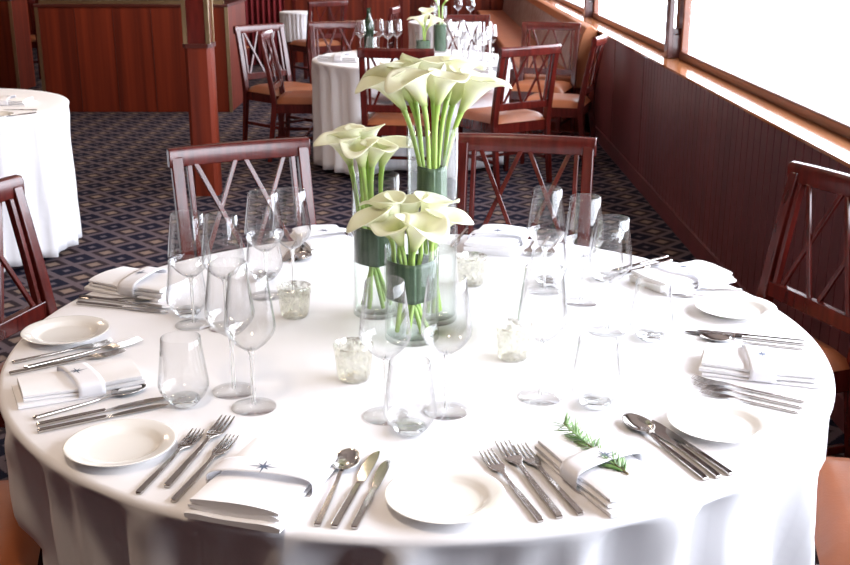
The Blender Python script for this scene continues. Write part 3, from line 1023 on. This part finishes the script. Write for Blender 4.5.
# ------------------------------------------------------------------ vases and calla lilies
def spathe_mb(L, R, tipx=.26, roll=.16, twist=0.0):
    """funnel of one calla petal along +z; its pointed tip leans to +x"""
    m = MB(); P = []
    nv, nu = 20, 44
    for i in range(nv + 1):
        v = i / nv; row = []
        for k in range(nu):
            a = 2 * PI * k / nu
            d = a if a < PI else a - 2 * PI
            tip = math.exp(-(d / .50) ** 2)
            back = .5 * (1 + math.cos(a))
            w = max(0, (v - .62) / .38)                    # the lip curls outwards
            rr = .0050 + (R - .0050) * (.62 * v + .10 * v ** 2 + .28 * v ** 4) * (.88 + .22 * back)
            rr += R * w ** 2.2 * (roll * (.7 + .5 * back) + tipx * 1.3 * tip)
            zz = L * (v * (.80 + .20 * back) - w ** 2.6 * (.05 + .12 * (1 - back) + .05 * math.sin(2 * a + twist)) * .8 - .10 * w ** 3 * tip)
            wob = 1 + .09 * v ** 3 * math.sin(3 * a + twist)
            row.append((rr * math.cos(a) * wob, rr * math.sin(a) * wob, zz))
        P.append(row)
    m.grid(P, closed=True)
    return m


def bez(a, b, c, d, n=16):
    o = []
    for i in range(n + 1):
        t = i / n; s = 1 - t
        o.append(a * s ** 3 + b * 3 * s * s * t + c * 3 * s * t * t + d * t ** 3)
    return o


def lily(foot, rimp, base, mouth, R, tipdir, label, group, tw=0.0):
    """foot: stem end in the vase, rimp: where the stem passes the vase rim, base/mouth: the flower's throat and opening"""
    r = empty('calla_lily', foot); tag(r, label, 'flower', group)
    ax = mouth - base; L = ax.length; ax.normalize()
    td = Vector(tipdir); td = (td - ax * td.dot(ax)).normalized()
    yv = ax.cross(td)
    rot = Matrix((td, yv, ax)).transposed()
    sp = spathe_mb(L * 1.38, R * 1.05, twist=tw).build('spathe', M['petal'], r, solid=.0012, angle=0)
    sp.matrix_local = Matrix.Translation(base - foot) @ rot.to_4x4()
    m = MB(); m.tube([(0.003, 0, L * .12), (.003, 0, L * .35), (.003, 0, L * .56), (.003, 0, L * .60)], [.0035, .0042, .0035, .001], 8)
    s = m.build('spadix', M['spadix'], sp)
    mid = rimp
    pts = bez(foot, foot + (rimp - foot) * .45, foot + (rimp - foot) * .75, rimp, 8)[:-1] + bez(rimp, rimp + ((rimp - foot).normalized() * .4 + (base - rimp).normalized() * .6) * (base - rimp).length * .33, base - (ax * .5 + (base - rimp).normalized() * .5) * (base - rimp).length * .3, base + ax * .014, 10)
    m = MB(); m.tube([p - foot for p in pts], [.0048] * (len(pts) - 4) + [.0050, .0055, .006, .0052], 10); m.build('stem', M['stem'], r)
    return r


def vase(loc, R, H, label, wrap, water, wr):
    r = empty('glass_vase', loc); tag(r, label, 'vase', 'cylinder glass vases in the centrepiece')
    t = .003
    m = MB(); m.lathe([(0, 0), (R - .003, 0), (R, .003), (R, H - .001), (R - t / 2, H), (R - t, H - .001), (R - t, .014), (R - t - .004, .010), (0, .010)], 64); m.build('cylinder', M['vase'], r, angle=1.0)
    m = MB(); m.lathe([(0, .0105), (R - t - .006, .0105), (R - t - .0008, .0145), (R - t - .0008, water), (0, water)], 48); m.build('water', M['water'], r, angle=1.0)
    # a dark leaf rolled round the stems, top edge slightly slanting
    n = 60; P = []
    for i in range(9):
        z = wrap[0] + (wrap[1] - wrap[0]) * i / 8
        P.append([((wr + .0022 * (k / n)) * math.cos(-PI / 2 + 2.06 * PI * k / n), (wr + .0022 * (k / n)) * math.sin(-PI / 2 + 2.06 * PI * k / n), z + .004 * math.sin(3 * k / n * PI)) for k in range(n + 1)])
    m = MB(); m.grid(P); m.build('leaf_wrap', M['leaf'], r, solid=.0012, angle=0)
    return r

VT = at(432, 319, TZ); VM = at(377, 313, TZ); VS = at(412, 338, TZ)
RT, HT = .054, .425
RM, HM = .052, .315
RS, HS = .056, .200
vase(VT, RT, HT, 'tallest cylinder vase in the centre of the near table', (.250, .340), .16, .030)
vase(VM, RM, HM, 'middle-height cylinder vase left of the tallest', (.120, .202), .165, .046)
vase(VS, RS, HS, 'shortest cylinder vase in front of the other two', (.090, .172), .10, .0505)


def bouquet(V, H, R, specs, wrapr, stemz, desc, group, rimr):
    n = len(specs)
    for i, (bp, mp, dy, Rf, td, l) in enumerate(specs):
        base = atY(*bp, V.y + dy * .6)
        mouth = atY(*mp, V.y + dy)
        a = math.atan2(dy, base.x - V.x + 1e-4)
        q = min(1.0, math.hypot(base.x - V.x, dy * .6) / .03)
        rimp = Vector((V.x + rimr * q * math.cos(a) , V.y + rimr * q * math.sin(a), V.z + stemz))
        fa = 2 * PI * i / n
        foot = Vector((V.x + (wrapr * .62) * math.cos(fa), V.y + (wrapr * .62) * math.sin(fa), V.z + .02))
        rimp = Vector((V.x + (rimp.x - V.x), rimp.y, rimp.z))
        lily(foot, rimp, base, mouth, Rf, td, l, group, tw=i * 1.3)

GL = 'white calla lilies in the tallest vase'
bouquet(VT, HT, RT, [
    ((405, 110), (386, 80), -.02, .040, (-1, -.2, -.35), 'calla lily reaching farthest left in the tallest vase'),
    ((425, 107), (413, 77), -.06, .040, (-.6, -.6, .3), 'calla lily opening towards the camera in the tallest vase'),
    ((434, 103), (428, 62), .05, .042, (-.5, .5, .3), 'calla lily highest at the back of the tallest vase'),
    ((437, 106), (446, 76), -.045, .036, (.5, -.6, .4), 'calla lily standing upright at the middle of the tallest vase'),
    ((460, 113), (480, 80), -.015, .042, (1, -.1, .30), 'calla lily reaching farthest right in the tallest vase'),
    ((451, 106), (468, 75), .01, .040, (.8, .2, .3), 'calla lily second from the right in the tallest vase'),
    ((413, 103), (388, 70), .035, .038, (-1, .2, .1), 'calla lily second from the left in the tallest vase'),
    ((446, 100), (459, 64), .055, .038, (.5, .5, .2), 'calla lily at the back right of the tallest vase'),
    ((416, 102), (405, 66), .03, .036, (-.5, .4, .3), 'calla lily tucked behind the front bloom in the tallest vase'),
], .028, .335, '', GL, .026)
GL = 'white calla lilies in the middle vase'
bouquet(VM, HM, RM, [
    ((351, 166), (342, 140), -.02, .036, (-1, -.2, -.1), 'calla lily leaning left out of the middle vase'),
    ((363, 168), (359, 145), -.055, .034, (-.2, -.8, .2), 'calla lily facing front in the middle vase'),
    ((368, 160), (366, 130), .04, .038, (0, .8, .3), 'calla lily at the back of the middle vase'),
    ((381, 167), (389, 143), -.015, .034, (1, -.1, .2), 'calla lily leaning right out of the middle vase'),
    ((371, 168), (377, 145), -.045, .032, (.4, -.7, .2), 'calla lily right of the front one in the middle vase'),
    ((360, 158), (349, 132), .02, .036, (-.7, .3, .2), 'calla lily behind the left one in the middle vase'),
], .050, .20, '', GL, .032)
GL = 'white calla lilies in the shortest vase'
bouquet(VS, HS, RS, [
    ((393, 239), (375, 216), -.02, .038, (-1, -.2, -.2), 'calla lily leaning left out of the shortest vase'),
    ((413, 252), (421, 222), -.058, .046, (.35, -.7, .2), 'calla lily with its wide open mouth towards the camera in the shortest vase'),
    ((410, 236), (408, 200), .045, .040, (-.2, .8, .3), 'calla lily at the back of the shortest vase'),
    ((431, 241), (444, 216), -.005, .038, (1, .1, -.1), 'calla lily leaning right out of the shortest vase'),
    ((402, 246), (394, 224), -.055, .034, (-.5, -.7, .0), 'calla lily left of the open one in the shortest vase'),
    ((421, 235), (434, 201), .035, .038, (.6, .5, .2), 'calla lily behind the right one in the shortest vase'),
    ((400, 236), (387, 202), .025, .036, (-.7, .4, .2), 'calla lily behind the left one in the shortest vase'),
], .055, .17, '', GL, .040)


# ------------------------------------------------------------------ things on the other tables
WINE_B = 'clear wine glass on the second round table'
q = random.Random(11)
def on2(px, py): p = at(px, py, .75); return (p.x, p.y, .75)
for px, py in ((361, 52), (379, 51), (388, 53), (397, 51), (452, 57), (460, 52), (467, 61), (476, 54), (484, 61), (491, 58), (480, 68), (447, 51)):
    WINE.place(on2(px, py), q.random(), 'stemmed wine glass on the second round table behind the lilies', 'wine glass', 'stemmed wine glasses on the second table', scale=.92)
for px, py in ((372, 55), (457, 64), (474, 66), (488, 68)):
    TUMB.place(on2(px, py), q.random(), 'stemless tumbler on the second round table behind the lilies', 'tumbler', 'stemless tumblers on the second table')
for (px, py), rz, l in (((342, 61), 1.2, 'folded white napkin on the second table by the light lattice chair'), ((489, 70), -.6, 'folded white napkin on the second table behind the slatted chair')):
    NAP.place(on2(px, py), rz, l, 'napkin', 'napkins on the second table', scale=1.35)
m = MB(); m.lathe([(0, 0), (.036, 0), (.0375, .004), (.0375, .19), (.034, .215), (.016, .25), (.0145, .30), (.016, .302), (.016, .312), (0, .312)], 32)
p = at(369, 51, .75)
o = m.build('wine_bottle', M['bottle'], angle=.8); o.location = (p.x, p.y, .75); tag(o, 'dark green wine bottle among the glasses of the second table', 'bottle')
# small lily vases on the second table
def small_vase(px, py, H, R, specs, vl, who):
    V = at(px, py, .75)
    r = empty('glass_vase', V); tag(r, vl, 'vase', 'cylinder glass vases on the second table')
    m = MB(); m.lathe([(0, 0), (R, 0), (R, H), (R - .003, H), (R - .003, .01), (0, .01)], 40); m.build('cylinder', M['vase'], r, angle=1.0)
    m = MB(); m.lathe([(0, .0105), (R - .005, .0105), (R - .005, H * .6), (R - .009, H * .6), (R - .009, .012), (0, .012)], 32); m.build('leaf_wrap', M['leaf'], r, angle=1.0)
    for (bp, mp, dy, Rf, td, l) in specs:
        base = atY(*bp, V.y + dy); mouth = atY(*mp, V.y + dy)
        lily(V + Vector((.01, dy * .2, .02)), V + Vector(((base.x - V.x) * .5, dy * .4, H)), base, mouth, Rf, td, l, who)
small_vase(423, 53, .15, .055, [((423, 27), (419, 17), -.03, .055, (-1, -.3, 0), 'calla lily leaning left in the short vase of the second table'),
                               ((428, 27), (435, 18), -.02, .055, (1, -.3, 0), 'calla lily leaning right in the short vase of the second table'),
                               ((425, 24), (426, 11), .03, .05, (.2, .8, .2), 'calla lily at the back of the short vase on the second table')],
           'short glass vase of lilies on the second table', 'lilies on the second table')
small_vase(440, 52, .33, .05, [((437, 2), (431, -10), -.02, .055, (-1, -.3, 0), 'calla lily left in the tall vase of the second table, cut by the picture top'),
                              ((445, 2), (453, -10), -.02, .055, (1, -.3, 0), 'calla lily right in the tall vase of the second table, cut by the picture top')],
           'tall glass vase of lilies on the second table', 'lilies on the second table')
# left table
def on3(px, py): p = at(px, py, .75); return (p.x, p.y, .75)
cut(KNIFE, (4, 109), (36, 110), 'steel knife farther from the plate on the left side table', 'knives on the side table')
cut(KNIFE, (4, 116), (34, 113), 'steel knife nearer the plate on the left side table', 'knives on the side table')
NAP.place(on3(8, 104), 1.5, 'folded white napkin on the side table at the left picture edge', 'napkin', 'napkins on the side table')
PLATE.place(on3(-6, 118), 0, 'white plate cut by the left picture edge on the side table', 'plate')
PLATE.place((T4.x, T4.y - .2, .75), 0, 'white plate on the third table along the banquette', 'plate')
for dx, dy in ((-.15, .02), (.08, .05), (.2, -.12)):
    WINE.place((T4.x + dx, T4.y + dy, .75), 0, 'stemmed wine glass on the third table along the banquette', 'wine glass', 'stemmed wine glasses on the third table')

# ------------------------------------------------------------------ light
w = bpy.data.worlds.new('sky'); sc.world = w; w.use_nodes = True
bg = w.node_tree.nodes['Background']
bg.inputs[0].default_value = (0.87, 0.90, 1.0, 1)
bg.inputs[1].default_value = 9.0


def area(name, loc, rot, sx, sy, power, col, portal=False):
    l = bpy.data.lights.new(name, 'AREA'); l.shape = 'RECTANGLE'; l.size = sx; l.size_y = sy; l.energy = power; l.color = col
    o = bpy.data.objects.new(name, l); COL.objects.link(o); o.location = loc; o.rotation_euler = rot
    if portal: l.cycles.is_portal = True
    return o
area('daylight_portal', (XG + .15, (Y0 + Y1) / 2, (ZS + 2.15) / 2), (0, PI / 2, 0), 2.15 - ZS, Y1 - Y0, 1, (1, 1, 1), True)
for i, (x, y) in enumerate(((-2.2, 2.2), (-.4, 1.0), (-2.4, 5.4), (-.6, 5.4), (-2.4, 9), (-.4, 9), (-4.5, 4), (-4.6, 9), (-.6, 13), (-3.6, 13))):
    l = bpy.data.lights.new('ceiling_downlight', 'AREA'); l.shape = 'DISK'; l.size = .22; l.energy = 7; l.color = (1.0, .80, .60)
    o = bpy.data.objects.new('ceiling_downlight', l); COL.objects.link(o); o.location = (x, y, ZC - .02)

# ------------------------------------------------------------------ view
sc.view_settings.view_transform = 'Standard'
sc.view_settings.look = 'None'
sc.view_settings.exposure = 0.84
sc.view_settings.gamma = 1.0
sc.view_settings.use_curve_mapping = False
sc.cycles.transparent_max_bounces = 64
sc.cycles.max_bounces = 12
sc.cycles.diffuse_bounces = 4
sc.cycles.glossy_bounces = 5
sc.cycles.transmission_bounces = 10
sc.cycles.sample_clamp_indirect = 6.0
sc.cycles.caustics_reflective = False
